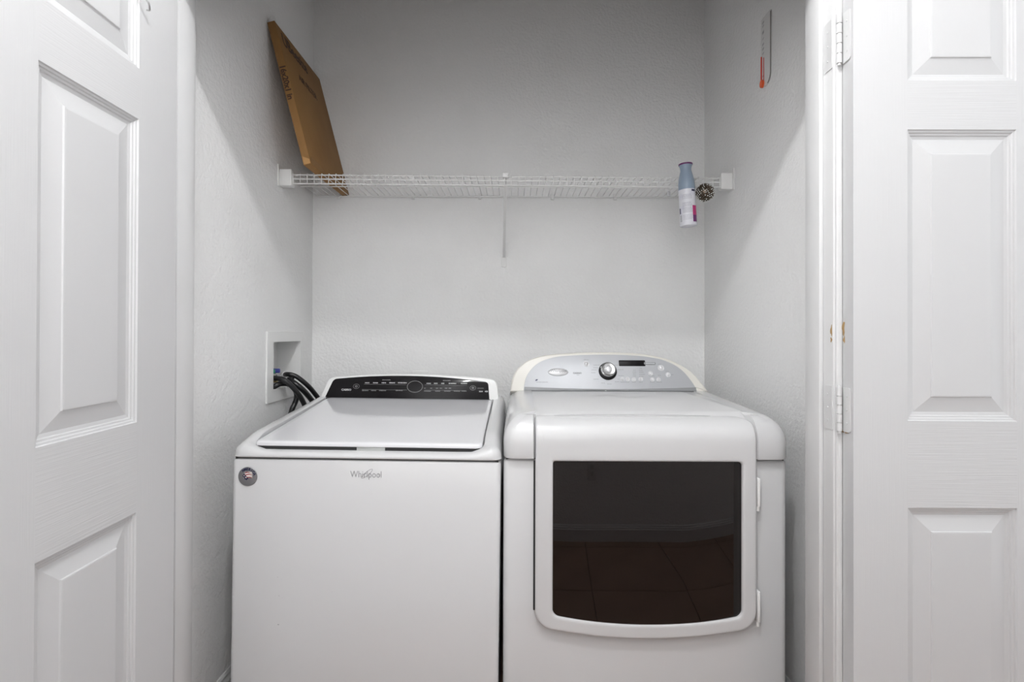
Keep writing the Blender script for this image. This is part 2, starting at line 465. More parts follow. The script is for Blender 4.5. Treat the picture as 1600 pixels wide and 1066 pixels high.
# top cover
def zrim(y): return .868+(.911-.868)*(y-.05)/.52
def sm(a, b, x):
    t = max(0, min(1, (x-a)/(b-a))); return t*t*(3-2*t)
def zcov(x, y):
    z = zrim(max(y, .0))
    front = 1-sm(.015, .085, y)
    mid = 1-sm(.265, .325, abs(x))
    return z - front*(.012+.018*mid)
bm = bmesh.new(); loops = []
R = .026; D = .62
loops.append(zl(rloop(-hw-.0005, hw+.0005, -.001, D, .022, 8, 16), .8185))
loops.append(zl(rloop(-hw-.002, hw+.002, -.003, D, .022, 8, 16), .821))
for s in range(7):
    a = .5*PI*s/6; ins = R*(1-math.cos(a))
    L = rloop(-hw-.002+ins, hw+.002-ins, -.003+ins*.8, D-ins, .026-.002*s, 8, 16)
    loops.append([Vector((x, y, .823+(zcov(x, y)-.823)*math.sin(a)**1.0)) for (x, y) in L])
L = rloop(-.303, .303, .026, .528, .014, 8, 16)
Lm = rloop(-.311, .311, .0235, .536, .018, 8, 16)
loops.append([Vector((x, y, zcov(x, y))) for (x, y) in Lm])
loops.append([Vector((x, y, zcov(x, y)-.0015)) for (x, y) in L])
loops.append([Vector((x, y, zcov(x, y)-.022)) for (x, y) in rloop(-.302, .302, .027, .527, .014, 8, 16)])
loft(bm, loops, True, True)
link('top_cover', bm, M_enamel, washer, smooth=50)
# lid
def zlid(y): return .858+(.906-.858)*(y-.03)/.5
bm = bmesh.new(); loops = []
for (ins, dz) in ((.003, -.0125), (0, -.0105), (0, -.006), (.001, -.003), (.003, -.0008), (.007, 0)):
    loops.append([Vector((x, y, zlid(y)+dz)) for (x, y) in rloop(-.2985+ins, .2985-ins, .014+ins, .526-ins, .016, 8, 12)])
loops.append([Vector((x, y, zlid(y)-.0006)) for (x, y) in rloop(-.275, .275, .035, .50, .012, 8, 12)])
loft(bm, loops, True, True)
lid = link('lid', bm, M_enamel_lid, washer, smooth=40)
bm = bmesh.new(); add_box(bm, -.030, .044, .0165, .026, .830, .8455, .001)
link('lid_latch', bm, mat('grey_latch', (.45,.46,.45), .4), washer, smooth=30)
# dark box painted in for the shade of the slot under the lid's front
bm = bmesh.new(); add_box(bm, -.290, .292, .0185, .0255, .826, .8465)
link('lid_slot_shade', bm, M_gap, washer)
# console
TU = Vector((0, .30, .954)); CB = Vector((0, .525, .902))
def cpl(u, v, d): return Vector((u, CB.y, CB.z)) + TU*v + Vector((0, .954, -.30))*d
def arc_outline(xl, xr, h_l, h_c, h_r, rl, rr_, sl, sr, n=24):
    """console outline from bottom left, counter-clockwise; sl/sr: how far the sides lean in"""
    pts = [(xl, 0), (xr, 0)]
    tr = (xr-sr, h_r); tl = (xl+sl, h_l)
    def side(x0, x1, y1, k): return (x0+(x1-x0)*k, y1*k)
    k = 1-rr_/max(h_r, .001); pts.append(side(xr, tr[0], tr[1], k))
    for i in range(1, 6):
        t = i/6; a = Vector(side(xr, tr[0], tr[1], k)); b = Vector(tr); c = Vector((tr[0]-rr_, h_r+.002))
        q = a*(1-t)**2+b*2*t*(1-t)+c*t*t; pts.append((q.x, q.y))
    x0, x1 = tr[0]-rr_, tl[0]+rl
    for i in range(n+1):
        t = i/n; x = x0+(x1-x0)*t; base = h_r+(h_l-h_r)*t+.002
        pts.append((x, base+(h_c-(h_l+h_r)/2)*(1-(2*t-1)**2)))
    k = 1-rl/max(h_l, .001)
    for i in range(1, 6):
        t = i/6; a = Vector((x1, h_l+.002)); b = Vector(tl); c = Vector(side(xl, tl[0], tl[1], k))
        q = a*(1-t)**2+b*2*t*(1-t)+c*t*t; pts.append((q.x, q.y))
    pts.append(side(xl, tl[0], tl[1], k))
    return pts
outl = arc_outline(-.326, .322, .078, .092, .078, .022, .026, .024, .010)
bm = bmesh.new(); extrude_outline(bm, outl, cpl, 0, .085, .005, 4)
console = link('console', bm, M_plastic, washer, smooth=40)
inl = arc_outline(-.308, .287, .070, .084, .066, .012, .012, .024, .006)
bm = bmesh.new(); extrude_outline(bm, inl, cpl, -.0022, .004, .0012, 2)
link('control_panel', bm, M_black, console, smooth=30)
bm = bmesh.new(); add_box(bm, -.312, .290, CB.y-.006, CB.y+.004, CB.z-.004, CB.z+.0035, .001)
link('panel_base_trim', bm, M_gap, console)
def wc(px, py):                               # console panel coordinates of a place
    u = 0; v = .04
    for _ in range(8):
        q = wl(px, py, CB.y+TU.y*v); u = q.x; v = (q.z-CB.z)/TU.z
    return u, v
def flat_ring(bm, c, ru, rv, w, place, d=-.0026, n=40, tilt=0):
    for inner in (1,):
        a = []; b = []
        for k in range(n):
            t = 2*PI*k/n
            for L, q in ((a, 0), (b, w)):
                x, y = (ru-q)*math.cos(t), (rv-q)*math.sin(t)
                L.append(bm.verts.new(place(c[0]+x*math.cos(tilt)-y*math.sin(tilt), c[1]+x*math.sin(tilt)+y*math.cos(tilt), d)))
        for k in range(n): bm.faces.new((a[k], a[(k+1) % n], b[(k+1) % n], b[k]))
def flat_bar(bm, u, v, w, h, place, d=-.0026):
    bm.faces.new([bm.verts.new(place(u+a*w/2, v+b*h/2, d)) for (a, b) in ((-1, -1), (1, -1), (1, 1), (-1, 1))])
c0 = wc(648.5, 604.5)
bm = bmesh.new(); flat_ring(bm, c0, .0285, .0215, .0016, cpl); link('dial_ring', bm, M_ring, console)
for (px, py, r, m) in ((557, 604, .0115, M_dimprint), (739, 606.5, .011, M_ring)):
    bm = bmesh.new(); c = wc(px, py); flat_ring(bm, c, r, r*.78, .0012, cpl); flat_ring(bm, c, r*.42, r*.34, .0022, cpl)
    link('touch_button', bm, m, console)
def words(bm, px, py, pw, h, letters):
    """a line of print too small to read: a run of little strokes"""
    u0, v = wc(px-pw/2, py); u1, _ = wc(px+pw/2, py); n = letters; s = (u1-u0)/n
    for k in range(n):
        flat_bar(bm, u0+s*(k+.5), v, s*.62, h*random.uniform(.7, 1.0), cpl)
bm = bmesh.new()
for (px, pw, n) in ((574, 7, 5), (587, 8, 6), (600, 7, 5), (613, 9, 7), (629, 14, 11)): words(bm, px, 598.5, pw, .0045, n)
for (px, pw, n) in ((670, 7, 6), (681, 6, 5), (692, 5, 4), (707, 12, 9), (725, 10, 8)): words(bm, px, 599.5, pw, .0045, n)
words(bm, 751.5, 612, 6, .005, 4); words(bm, 760, 612, 5, .006, 3)
tag(link('legend_print', bm, M_lightprint, console), kind='stuff')
bm = bmesh.new()
for (px, pw, n) in ((571, 10, 8), (584, 8, 7), (598, 11, 9), (624, 11, 8)): words(bm, px, 610.5, pw, .0038, n)
for (px, pw, n) in ((668, 11, 9), (684, 8, 7), (699, 10, 8), (714, 10, 8), (725, 8, 6)): words(bm, px, 611.5, pw, .0038, n)
words(bm, 604, 594, 13, .0035, 9); words(bm, 698, 595, 12, .0035, 9); words(bm, 751, 607, 10, .0025, 9)
for (px, pw) in ((664, 3), (674, 3), (683, 4), (689, 4), (697, 4), (703, 4)): words(bm, px, 607, pw, .0028, 3)
for (a, b, py) in ((569, 635, 600.7), (566, 636, 608.9), (664, 730, 601.7), (663, 728, 610)):
    u0, v = wc(a, py); u1, _ = wc(b, py); flat_bar(bm, (u0+u1)/2, v, u1-u0, .0007, cpl)
tag(link('legend_print', bm, M_ring, console), kind='stuff')
u, v = wc(541.5, 609.5)
put_text('range_wordmark', 'CABRIO', .0098, M_lightprint, console, cpl(u, v, -.0028), (1, 0, 0), TU, bold=.0002)
# front badge and wordmark
q = wl(571.5, 740.5, 0)
put_text('maker_wordmark', 'Whirlpool', .0245, M_grey, washer, (q.x+.001, -.0006, q.z-.002), (1, 0, 0), (0, 0, 1), sx=.80, bold=-.0002)
fp = lambda u, v, d: Vector((u, d, v))
bm = bmesh.new(); flat_ring(bm, (q.x+.0035, q.z+.0005), .0185, .0050, .0011, fp, -.0011, 40, math.radians(40)); link('swoosh_ring', bm, M_grey, washer)
q = wl(387.5, 744.5, 0); bc = (q.x, q.z); br = .0248
badge = link('badge', (lambda b: (extrude_outline(b, [(bc[0]+br*math.cos(2*PI*k/40), bc[1]+br*math.sin(2*PI*k/40)) for k in range(40)], fp, -.0022, 0, .0012, 3), b)[1])(bmesh.new()), M_badge, washer, smooth=40)
bm = bmesh.new()
def curved_stripe(bm, x0, x1, z, h, bend, d):
    n = 8; a = []; b = []
    for k in range(n+1):
        t = k/n; x = x0+(x1-x0)*t; zz = z+bend*math.sin(PI*t*.9); w = h*(1-.5*t*t)
        a.append(bm.verts.new(fp(bc[0]+x, bc[1]+zz+w/2, d))); b.append(bm.verts.new(fp(bc[0]+x, bc[1]+zz-w/2, d)))
    for k in range(n): bm.faces.new((a[k], a[k+1], b[k+1], b[k]))
for z in (.0098, .0058, .0018, -.0022): curved_stripe(bm, -.007, .0125, z-.001, .0042, .0022, -.0024)
link('flag_white_stripes', bm, M_flagwhite, badge)
bm = bmesh.new()
for z, x1 in ((.0098, .006), (.0042, .0115), (-.0030, .0115)): curved_stripe(bm, -.006, x1, z-.0005, .0026, .0020, -.0027)
link('flag_red_stripes', bm, M_flagred, badge)
bm = bmesh.new()
bm.faces.new([bm.verts.new(fp(bc[0]+a, bc[1]+b, -.0027)) for (a, b) in ((-.013, .002), (-.008, .0075), (-.005, .003), (-.001, 0), (.002, -.005), (.003, -.008), (-.002, -.009), (-.007, -.007))])
link('flag_blue_field', bm, M_navy, badge)
bm = bmesh.new()
for (cx, cz, r) in ((-.0037, -.0022, .0026), (-.0085, .0022, .0018), (.0012, -.0075, .0013), (-.009, -.0035, .0012)):
    bm.faces.new([bm.verts.new(fp(bc[0]+cx+(r if k % 2 == 0 else r*.5)*math.sin(PI*k/5), bc[1]+cz+(r if k % 2 == 0 else r*.5)*math.cos(PI*k/5), -.0030)) for k in range(10)])
link('flag_stars', bm, M_flagwhite, badge)
me_parts = bmesh.new()
for s, a0, a1, rr_ in (('AMERICA', 128, 20, .0190),):
    for i, ch in enumerate(s):
        a = math.radians(a0+(a1-a0)*i/(len(s)-1)); me = text_mesh(ch, .0088, bold=.0003)
        M = Matrix.Translation((bc[0]+rr_*math.cos(a), -.0027, bc[1]+rr_*math.sin(a))) @ Matrix.Rotation(-(a-PI/2), 4, 'Y') @ Matrix.Rotation(PI/2, 4, 'X')
        me.transform(M); me_parts.from_mesh(me)
link('badge_lettering', me_parts, M_navy, badge)
bm = bmesh.new()
for (px, py, r) in ((435, 976, .0024), (436, 931, .0012), (434, 902, .0010), (440, 905, .0006), (430, 931, .0007), (441, 934, .0006), (381, 885, .0007), (405, 949, .0006), (519, 925, .0008), (560, 830, .0005)):
    q = wl(px, py, 0)
    bm.faces.new([bm.verts.new(fp(q.x+r*random.uniform(.6, 1.2)*math.cos(2*PI*k/7), q.z+.6*r*random.uniform(.6, 1.2)*math.sin(2*PI*k/7), -.0005)) for k in range(7)])
tag(link('scuff_marks', bm, M_grey, washer), kind='stuff')

# ------------------------------------------------------------------ dryer
DX, DY, DR = .343, 1.335, -.006
dryer = empty('dryer', (DX, DY, 0), DR)
tag(dryer, 'white front-loading dryer with a dark glass door and arched silver console, beside the right wall', 'dryer')
DM = Matrix.Translation((DX, DY, 0)) @ Matrix.Rotation(DR, 4, 'Z'); DMI = DM.inverted()
def dl(px, py, yl):
    p = at(px, py, DY+yl)
    for _ in range(6):
        l = DMI @ p; p = at(px, py, p.y + (yl-l.y))
    return DMI @ p
dh = .3695
bm = bmesh.new()
loft(bm, [zl(rloop(-dh, dh, 0, .66, .016, 6, 4), .025), zl(rloop(-dh, dh, 0, .66, .016, 6, 4), .808), zl(rloop(-dh+.002, dh-.002, .002, .658, .016, 6, 4), .8125), zl(rloop(-dh+.006, dh-.006, .006, .654, .016, 6, 4), .815)], True, True)
link('cabinet', bm, M_enamel, dryer, smooth=35)
box('seam_strip', -dh+.007, dh-.007, .007, .65, .812, .825, M_gap, dryer)
for sx in (-1, 1):
    for yy in (.05, .6):
        bm = bmesh.new(); add_lathe(bm, [(.018, 0), (.02, .004), (.02, .014), (.008, .016), (.008, .03)], 16, (sx*.31, yy, 0))
        link('foot', bm, M_rubber, dryer, smooth=40)
# door outline in (x, t): t runs up the front and over the top edge
YF = -.020; RB = .058; ZB = .866             # front plane, roll-over radius, where the roll starts
def bend(x, t, n, yf=YF, R=RB, zb=ZB, top=1.36):
    """n = distance out of the skin"""
    if t <= zb: return Vector((x, yf-n, t))
    th = (t-zb)/R
    if th <= top: return Vector((x, yf+R-(R+n)*math.cos(th), zb+(R+n)*math.sin(th)))
    s = (th-top)*R
    return Vector((x, yf+R-(R+n)*math.cos(top)+s*math.sin(top), zb+(R+n)*math.sin(top)+s*math.cos(top)))
dxl, dxr = -.2865, .2815
# cover
bm = bmesh.new(); loops = []
xs = [-.33, dxl-.007, dxl-.006, dxl-.0055, dxl+.002] + [dxl+.04+(dxr-dxl-.08)*k/8 for k in range(9)] + [dxr-.002, dxr+.0055, dxr+.006, dxr+.007, .33]
nx = len(xs)
def crown(x, y): return (.932+.012*max(0, min(1, (y-.03)/.44)))-.004*(x/.37)**2-.010*max(0, 1-y/.06)**2
YC = -.016
def pocket(x): return 1.0 if dxl-.0055 < x < dxr+.0055 else 0.0
cl = []
RC = .060
cl.append((0.0, 0.0, .8195)); cl.append((-.0, 0.0, .822))
loops = []
def cov_loop(ins, zf, rad, backins=None):
    L = rloop(-dh+ins, dh-ins, YC+ins, .64, (rad, rad, .01, .01), 8, 10, xs=[max(-dh+ins+rad+.001*i*0, min(dh-ins-rad, x)) for i, x in enumerate(xs)])
    out = []
    for (x, y) in L:
        z, ny, nz = zf(x, y)
        if pocket(x) and y < .2:
            y += .016*ny; z -= .016*nz
        out.append(Vector((x, y, z)))
    return out
loops.append(cov_loop(.006, lambda x, y: (.8195, 1, 0), .03))
loops.append(cov_loop(.001, lambda x, y: (.8200, 1, 0), .03))
loops.append(cov_loop(0, lambda x, y: (.8235, 1, 0), .03))
for s in range(0, 11):
    a = .5*PI*s/10; ins = RC*(1-math.cos(a))*.85
    loops.append(cov_loop(ins, lambda x, y, a=a: (crown(x, y)-RC+RC*math.sin(a), math.cos(a), math.sin(a)), .03-.0015*s))
loops.append(cov_loop(.075, lambda x, y: (crown(x, y), 0, .5), .012))
loops.append(cov_loop(.085, lambda x, y: (crown(x, y), 0, 0), .012))
loft(bm, loops, True, True)
link('top_cover', bm, M_enamel, dryer, smooth=42)
# door ring
def doorloop(x0, x1, t0, t1, r, bb, bt, nc=8, ns=24):
    L = rloop(x0, x1, t0, t1, r, nc, ns); out = []
    xm, hwid = (x0+x1)/2, (x1-x0)/2
    for (x, t) in L:
        k = 1-((x-xm)/hwid)**2
        wb = max(0, 1-(t-t0)/max(.05, r[0])) if t < t0+.06 else 0
        out.append((x, t-bb*k*wb + (bt*k if t > t1-.03 else 0)))
    return out
Zt = ZB+RB*1.36+.012
OUT = dict(x0=dxl, x1=dxr, t0=.384, t1=Zt)
WIN = dict(x0=dl(864, 800, YF).x, x1=dl(1161, 800, YF).x, t0=dl(1012, 968, YF).z, t1=dl(1012, 722, YF).z)
def olp(ins): return doorloop(dxl+ins, dxr-ins, .390+ins, Zt-ins, (.040-ins*.5, .040-ins*.5, .050, .010), .030, .0)
def wlp(ins): return doorloop(WIN['x0']+ins, WIN['x1']-ins, WIN['t0']+.006+ins, WIN['t1']-ins, (.016, .016, .012, .006), .022, .0)
loops = []
loops.append([bend(x, t, -.016) for (x, t) in olp(.004)])
loops.append([bend(x, t, -.012) for (x, t) in olp(0)])
for s in range(5):
    a = .5*PI*s/4; loops.append([bend(x, t, -.006+.006*math.sin(a)) for (x, t) in olp(.006*(1-math.cos(a)))])
A = olp(.006); B = wlp(-.006)
for k in range(1, 8):
    f = k/8; loops.append([bend(a[0]+(b[0]-a[0])*f, a[1]+(b[1]-a[1])*f, 0) for a, b in zip(A, B)])
for s in range(4):
    a = .5*PI*s/3; loops.append([bend(x, t, -.004*(1-math.cos(a))) for (x, t) in wlp(-.006+.006*math.sin(a))])
loops.append([bend(x, t, -.010) for (x, t) in wlp(0)])
bm = bmesh.new(); loft(bm, loops)
dd = link('door', bm, M_enamel, dryer, smooth=42)
# glass: gently convex towards its sides
bm = bmesh.new(); G = wlp(-.0005); gcx = (WIN['x0']+WIN['x1'])/2; gcz = (WIN['t0']+WIN['t1'])/2
def gy_(x, z):
    u = abs(x-gcx)/((WIN['x1']-WIN['x0'])/2)
    return YF+.004+(.017 if x > gcx else .010)*max(0, u-.40)**2
loops = [[Vector((gcx+(x-gcx)*k, gy_(gcx+(x-gcx)*k, 0), gcz+(z-gcz)*k)) for (x, z) in G] for k in [1-i/24 for i in range(24)]+[.004]]
loft(bm, loops, False, True)
link('door_glass', bm, M_doorglass, dd, smooth=180)
bm = bmesh.new(); add_box(bm, dxl-.0045, dxl+.006, -.0035, -.0005, .425, .8125)  # dark strips put in for the shade of the gaps beside the door
link('door_gap_shade', bm, M_gap, dryer)
bm = bmesh.new(); add_box(bm, dxr-.006, dxr+.0022, -.0035, -.0005, .425, .8125)
link('door_gap_shade', bm, M_gap, dryer)
# grab lip on the door's top edge
bm = bmesh.new()
n = 24; lo = []
for k in range(n+1):
    t = k/n; x = -.235+.42*t; w = math.sin(PI*t)**.5
    c = bend(x, ZB+RB*1.40, .0)
    lo.append([c+Vector((0, -.006*w, -.004)), c+Vector((0, -.006*w, .0018*w)), c+Vector((0, .004, .0032*w)), c+Vector((0, .016+.006*w, .002*w)), c+Vector((0, .016+.006*w, -.006))])
loft(bm, lo, True, True)
link('door_handle', bm, M_enamel, dd, smooth=50)
for (ya, yb) in ((748, 800), (925, 981)):
    z0 = dl(1188, yb, YF).z; z1 = dl(1188, ya, YF).z
    bm = bmesh.new(); add_box(bm, dxr+.0015, dxr+.0085, -.021, -.003, z0+.012, z1, .0025, 2)
    add_tube(bm, [(dxr+.005, -.013, z0), (dxr+.005, -.013, z0+.012)], .0040, 10)
    link('door_hinge', bm, M_plastic, dryer, smooth=35)
# cream-edged console with a silver face
DTU = Vector((0, .36, .933)); DCB = Vector((0, .462, .938))
def dpl(u, v, d): return Vector((u, DCB.y, DCB.z))+DTU*v+Vector((0, .933, -.36))*d
def dc(px, py):
    u = 0; v = .05
    for _ in range(8):
        q = dl(px, py, DCB.y+DTU.y*v); u = q.x; v = (q.z-DCB.z)/DTU.z
    return u, v
def smooth_outline(pts, k=4):
    c = [(Vector((p[0], p[1], 0))) for p in pts]; cc = catmull(c, k); return [(p.x, p.y) for p in cc]
outer = [(1107, 612), (1098, 600), (1086, 586), (1074, 576), (1060, 568), (1046, 561.5), (1030, 557), (1010, 553.5), (990, 551.3), (950, 549.8), (910, 550.2), (870, 552.5), (850, 555), (836, 558.5), (824, 563), (815, 569.5), (807, 578), (802, 587), (799, 598), (797, 612)]
inner = [(1089.5, 612), (1083, 600), (1074, 588), (1066, 579.5), (1056, 572), (1044, 566), (1030, 561.3), (1010, 557.8), (990, 555.8), (950, 554.4), (910, 555), (885, 556.3), (870, 557.8), (856, 561.2), (844, 566), (835, 572.5), (828, 580), (823, 588), (820, 597), (818, 612)]
oc = smooth_outline([dc(*p) for p in outer]); ic = smooth_outline([dc(*p) for p in inner])
oc = [(u, max(v, -.002)) for (u, v) in oc]; ic = [(u, max(v, .0005)) for (u, v) in ic]
bm = bmesh.new(); extrude_outline(bm, oc, dpl, 0, .075, .007, 4)
dcon = link('console', bm, M_cream, dryer, smooth=40)
bm = bmesh.new(); extrude_outline(bm, ic, dpl, -.0022, .004, .0015, 2)
link('control_panel', bm, M_silver, dcon, smooth=30)
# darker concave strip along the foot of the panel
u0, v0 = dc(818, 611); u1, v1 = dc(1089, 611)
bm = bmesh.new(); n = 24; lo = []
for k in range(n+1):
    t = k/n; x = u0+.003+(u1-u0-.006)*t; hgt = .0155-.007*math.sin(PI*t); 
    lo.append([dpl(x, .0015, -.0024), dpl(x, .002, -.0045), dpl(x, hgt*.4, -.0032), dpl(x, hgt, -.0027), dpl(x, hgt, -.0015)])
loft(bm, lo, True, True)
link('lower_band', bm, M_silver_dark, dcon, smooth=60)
PN = Vector((0, -.933, .36))
cu, cv = dc(949.5, 580.5)
def on_panel(bm, cu, cv, prof, n=32, mats=None, sv=1.0):
    rings = [[bm.verts.new(dpl(cu+r*math.cos(2*PI*k/n), cv+sv*r*math.sin(2*PI*k/n), -h)) for k in range(n)] for (r, h) in prof]
    for i in range(len(rings)-1):
        for k in range(n): bm.faces.new((rings[i][k], rings[i][(k+1) % n], rings[i+1][(k+1) % n], rings[i+1][k]))
    bm.faces.new(rings[-1])
bm = bmesh.new(); on_panel(bm, cu, cv, [(.0325, .002), (.0325, .004), (.030, .008), (.026, .009)]); knob = link('cycle_dial', bm, M_black, dcon, smooth=40)
bm = bmesh.new(); on_panel(bm, cu, cv+.002, [(.0265, .008), (.0265, .016), (.0255, .019), (.0225, .0205), (.020, .0195), (.0, .0192)][:5]); link('dial_cap', bm, M_chrome, knob, smooth=35)
bm = bmesh.new(); on_panel(bm, cu, cv+.002, [(.0125, .019), (.0125, .022), (.0105, .0245), (.006, .0255)]); link('dial_centre', bm, M_pearl, knob, smooth=40)
# display window with its pill-shaped key
def panel_rrect(bm, a, b, r, d0, d1, bev=.0008):
    (ua, va), (ub, vb) = dc(*a), dc(*b)
    extrude_outline(bm, rloop(ua, ub, min(va, vb), max(va, vb), r, 5, 3), dpl, d0, d1, bev, 2)
bm = bmesh.new(); panel_rrect(bm, (967, 572.5), (1007.5, 563.5), .003, -.0034, -.001); disp = link('display', bm, M_black, dcon, smooth=35)
bm = bmesh.new(); panel_rrect(bm, (1006, 570.5), (1024, 566.5), .0035, -.0040, -.001); link('display_key', bm, M_silver_dark, dcon, smooth=35)
bm = bmesh.new(); panel_rrect(bm, (1008.5, 569.5), (1022.5, 567.5), .0015, -.0046, -.0036, .0003); link('display_key_inlay', bm, M_silver, dcon, smooth=35)
for (px, py, r) in ((916, 569, .0105), (972, 593, .0082), (980.5, 593, .0082), (990, 593.6, .0082), (1001, 593, .0082), (1016, 584, .0088), (1019, 593.6, .0082), (1028.7, 593.6, .0082), (1032.5, 575.5, .0115), (1043.7, 586, .0088)):
    u, v = dc(px, py); bm = bmesh.new()
    on_panel(bm, u, v, [(r, .002), (r*.95, .0032), (r*.85, .0036), (r*.72, .003), (r*.6, .0045), (r*.35, .0062), (r*.12, .0066)], 20)
    link('push_button', bm, M_pearl, dcon, smooth=60)
u, v = dc(872, 582)
bm = bmesh.new(); on_panel(bm, u, v, [(.0365, .002), (.0355, .0035), (.031, .005), (.022, .0065), (.008, .0072)], 40, sv=.39); lg = link('logo_plate', bm, M_pearl, dcon, smooth=60)
put_text('maker_wordmark', 'Whirlpool', .0135, M_grey, lg, dpl(u+.001, v+.003, -.0076), (1, 0, 0), DTU, bold=.0002)
u, v = dc(902, 583.5); put_text('range_wordmark', 'CABRIO', .0085, M_grey, dcon, dpl(u, v, -.0026), (1, 0, 0), DTU, bold=.0003)
bm = bmesh.new()
def dwords(px, py, pw, h, n):
    a, v = dc(px-pw/2, py); b, _ = dc(px+pw/2, py); s = (b-a)/n
    for k in range(n): flat_bar(bm, a+s*(k+.5), v, s*.6, h*random.uniform(.7, 1), dpl, -.0025)
for (px, py, pw, n) in ((916, 562.5, 8, 5), (847, 597.5, 18, 15), (932, 571, 10, 8), (931, 575, 8, 6), (928, 578.5, 8, 6), (927, 583, 7, 5), (931, 593, 8, 6), (963, 571, 7, 5), (969, 578, 10, 8),
                        (970, 587.5, 9, 7), (966, 593, 4, 3), (942, 599, 6, 4), (952, 600.5, 7, 5), (964, 597, 7, 5), (976, 597.5, 14, 10), (990, 597.5, 6, 4), (1001, 597.5, 6, 4), (991, 579, 5, 4), (991, 582, 6, 5), (991, 585, 5, 4), (991, 588, 5, 4),
                        (1001, 576, 4, 3), (1001, 579, 6, 5), (1002, 582, 7, 5), (1003, 585.5, 9, 7), (1002, 588.5, 7, 5), (1018, 587.8, 9, 7), (1019, 597.5, 7, 5), (1030, 597.5, 8, 6), (1030, 587, 5, 4), (1030, 569.5, 6, 5), (1042, 580.5, 5, 4), (1050, 586, 4, 3), (903, 586.5, 4, 3)):
    dwords(px, py, pw, .0028, n)
tag(link('legend_print', bm, M_grey, dcon), kind='stuff')
bm = bmesh.new(); u, v = dc(838.5, 594.5)
bm.faces.new([bm.verts.new(dpl(u+a, v+b, -.0026)) for (a, b) in ((-.005, -.003), (.001, -.002), (.005, .003), (.0, .0035), (-.004, .001))])
link('leaf_mark', bm, M_navy, dcon)
bm = bmesh.new(); add_lathe(bm, [(.0, 0), (.003, 0), (.003, .001), (.002, .002)][1:], 12, (dl(946, 610, .455).x, .450, .9415)); link('screw_cap', bm, M_pearl, dryer)

# ------------------------------------------------------------------ wire shelf
ZD = H+.566
def yfront(x): return 1.846+.018*(x-XL)
shelf = empty('wire_shelf', (0, YB, ZD)); tag(shelf, 'white coated wire shelf running across the back of the closet', 'shelf')
def srel(p): return Vector(p)-Vector((0, YB, ZD))
wr = .0021
xa, xb = XL+.012, XR-.012
def rod(name, p0, p1, r): 
    bm = bmesh.new(); add_tube(bm, [srel(p0), srel(p1)], r, 8); return link(name, bm, M_wire, shelf, smooth=60)
for dz in (-.0045, -.019, -.036):
    rod('rod', (xa, yfront(xa), ZD+dz), (xb, yfront(xb), ZD+dz), .0026)
rod('rod', (xa, YB-.010, ZD-.0045), (xb, YB-.010, ZD-.0045), .0028)
rod('rod', (xa, YB-.155, ZD-.0045), (xb, YB-.155, ZD-.0045), .0026)
n = int((xb-xa-.02)/.0254)
for k in range(n+1):
    x = xa+.012+k*.0254; yf = yfront(x)
    pts = [(x, YB-.008, ZD), (x, yf-.001, ZD), (x, yf-.0045, ZD-.0035), (x, yf-.0045, ZD-.036)]
    bm = bmesh.new(); add_tube(bm, [srel(p) for p in pts], .0015, 6); link('wire', bm, M_wire, shelf, smooth=60)
for sx, xw in ((1, XL), (-1, XR)):
    yf = yfront(xw); a, b = sorted((xw+sx*.004, xw+sx*.047))
    bm = bmesh.new(); q = srel((0, 0, 0))
    add_box(bm, a, b, yf-.014-YB, yf+.020-YB, -.047, .012, .0025, 2)
    a, b = sorted((xw, xw+sx*.0045)); add_box(bm, a, b, yf-.020-YB, yf+.030-YB, -.050, .028, .001, 1)
    link('end_bracket', bm, M_plastic, shelf, smooth=35)
for px in (530, 646, 750, 863, 961):
    p = at(px, 306.5, YB); bm = bmesh.new(); x = p.x
    add_box(bm, x-.007, x+.007, -.012, 0, -.016, .010, .003, 2); add_tube(bm, [(x, -.012, -.011), (x, -.015, -.011)], .004, 10)
    link('wall_clip', bm, M_plastic, shelf, smooth=35)
# diagonal support brace
pt = at(790, 276, 1.858); pb_ = at(787.5, 402, YB-.012); 
bm = bmesh.new(); p0, p1 = srel(pt), srel(pb_)
d = (p1-p0).normalized(); sx_ = Vector((1, 0, 0)); nn = d.cross(sx_)
sec = [(-.0055, 0), (-.0055, .007), (-.004, .007), (-.004, .0015), (.004, .0015), (.004, .007), (.0055, .007), (.0055, 0)]
loft(bm, [[p+sx_*a+nn*b for (a, b) in sec] for p in (p0, p1)], True, True)
brace = link('support_brace', bm, M_wire, shelf)
bm = bmesh.new(); add_box(bm, p0.x-.010, p0.x+.010, p0.y-.019, p0.y+.004, -.012, .003, .002, 2); link('brace_clip', bm, M_plastic, brace, smooth=35)
bm = bmesh.new(); L = rloop(p1.x-.0115, p1.x+.0105, p1.z-.040, p1.z+.006, .006, 4, 3)
extrude_outline(bm, L, lambda u, v, d: Vector((u, d, v)), -.006, -.0002, .0012, 2); add_tube(bm, [(p1.x, -.006, p1.z-.024), (p1.x, -.009, p1.z-.024)], .0045, 10)
link('brace_plate', bm, M_plastic, brace, smooth=35)
# loose clip caught on the wires near the spray can
p = at(1042, 301, 2.02)
clip = empty('shelf_clip', tuple(p)); tag(clip, 'small clear plastic clip hanging under the wire shelf, left of the spray can', 'clip')
bm = bmesh.new(); add_tube(bm, [(.010*math.cos(t)*.9, 0, .009+.009*math.sin(t)) for t in [2*PI*k/16 for k in range(16)]], .0022, 8, closed=True)
link('loop', bm, M_plastic, clip, smooth=60)
bm = bmesh.new(); add_box(bm, .0, .014, -.005, .005, -.014, .004, .003, 2); link('catch', bm, M_pearl, clip, smooth=40)

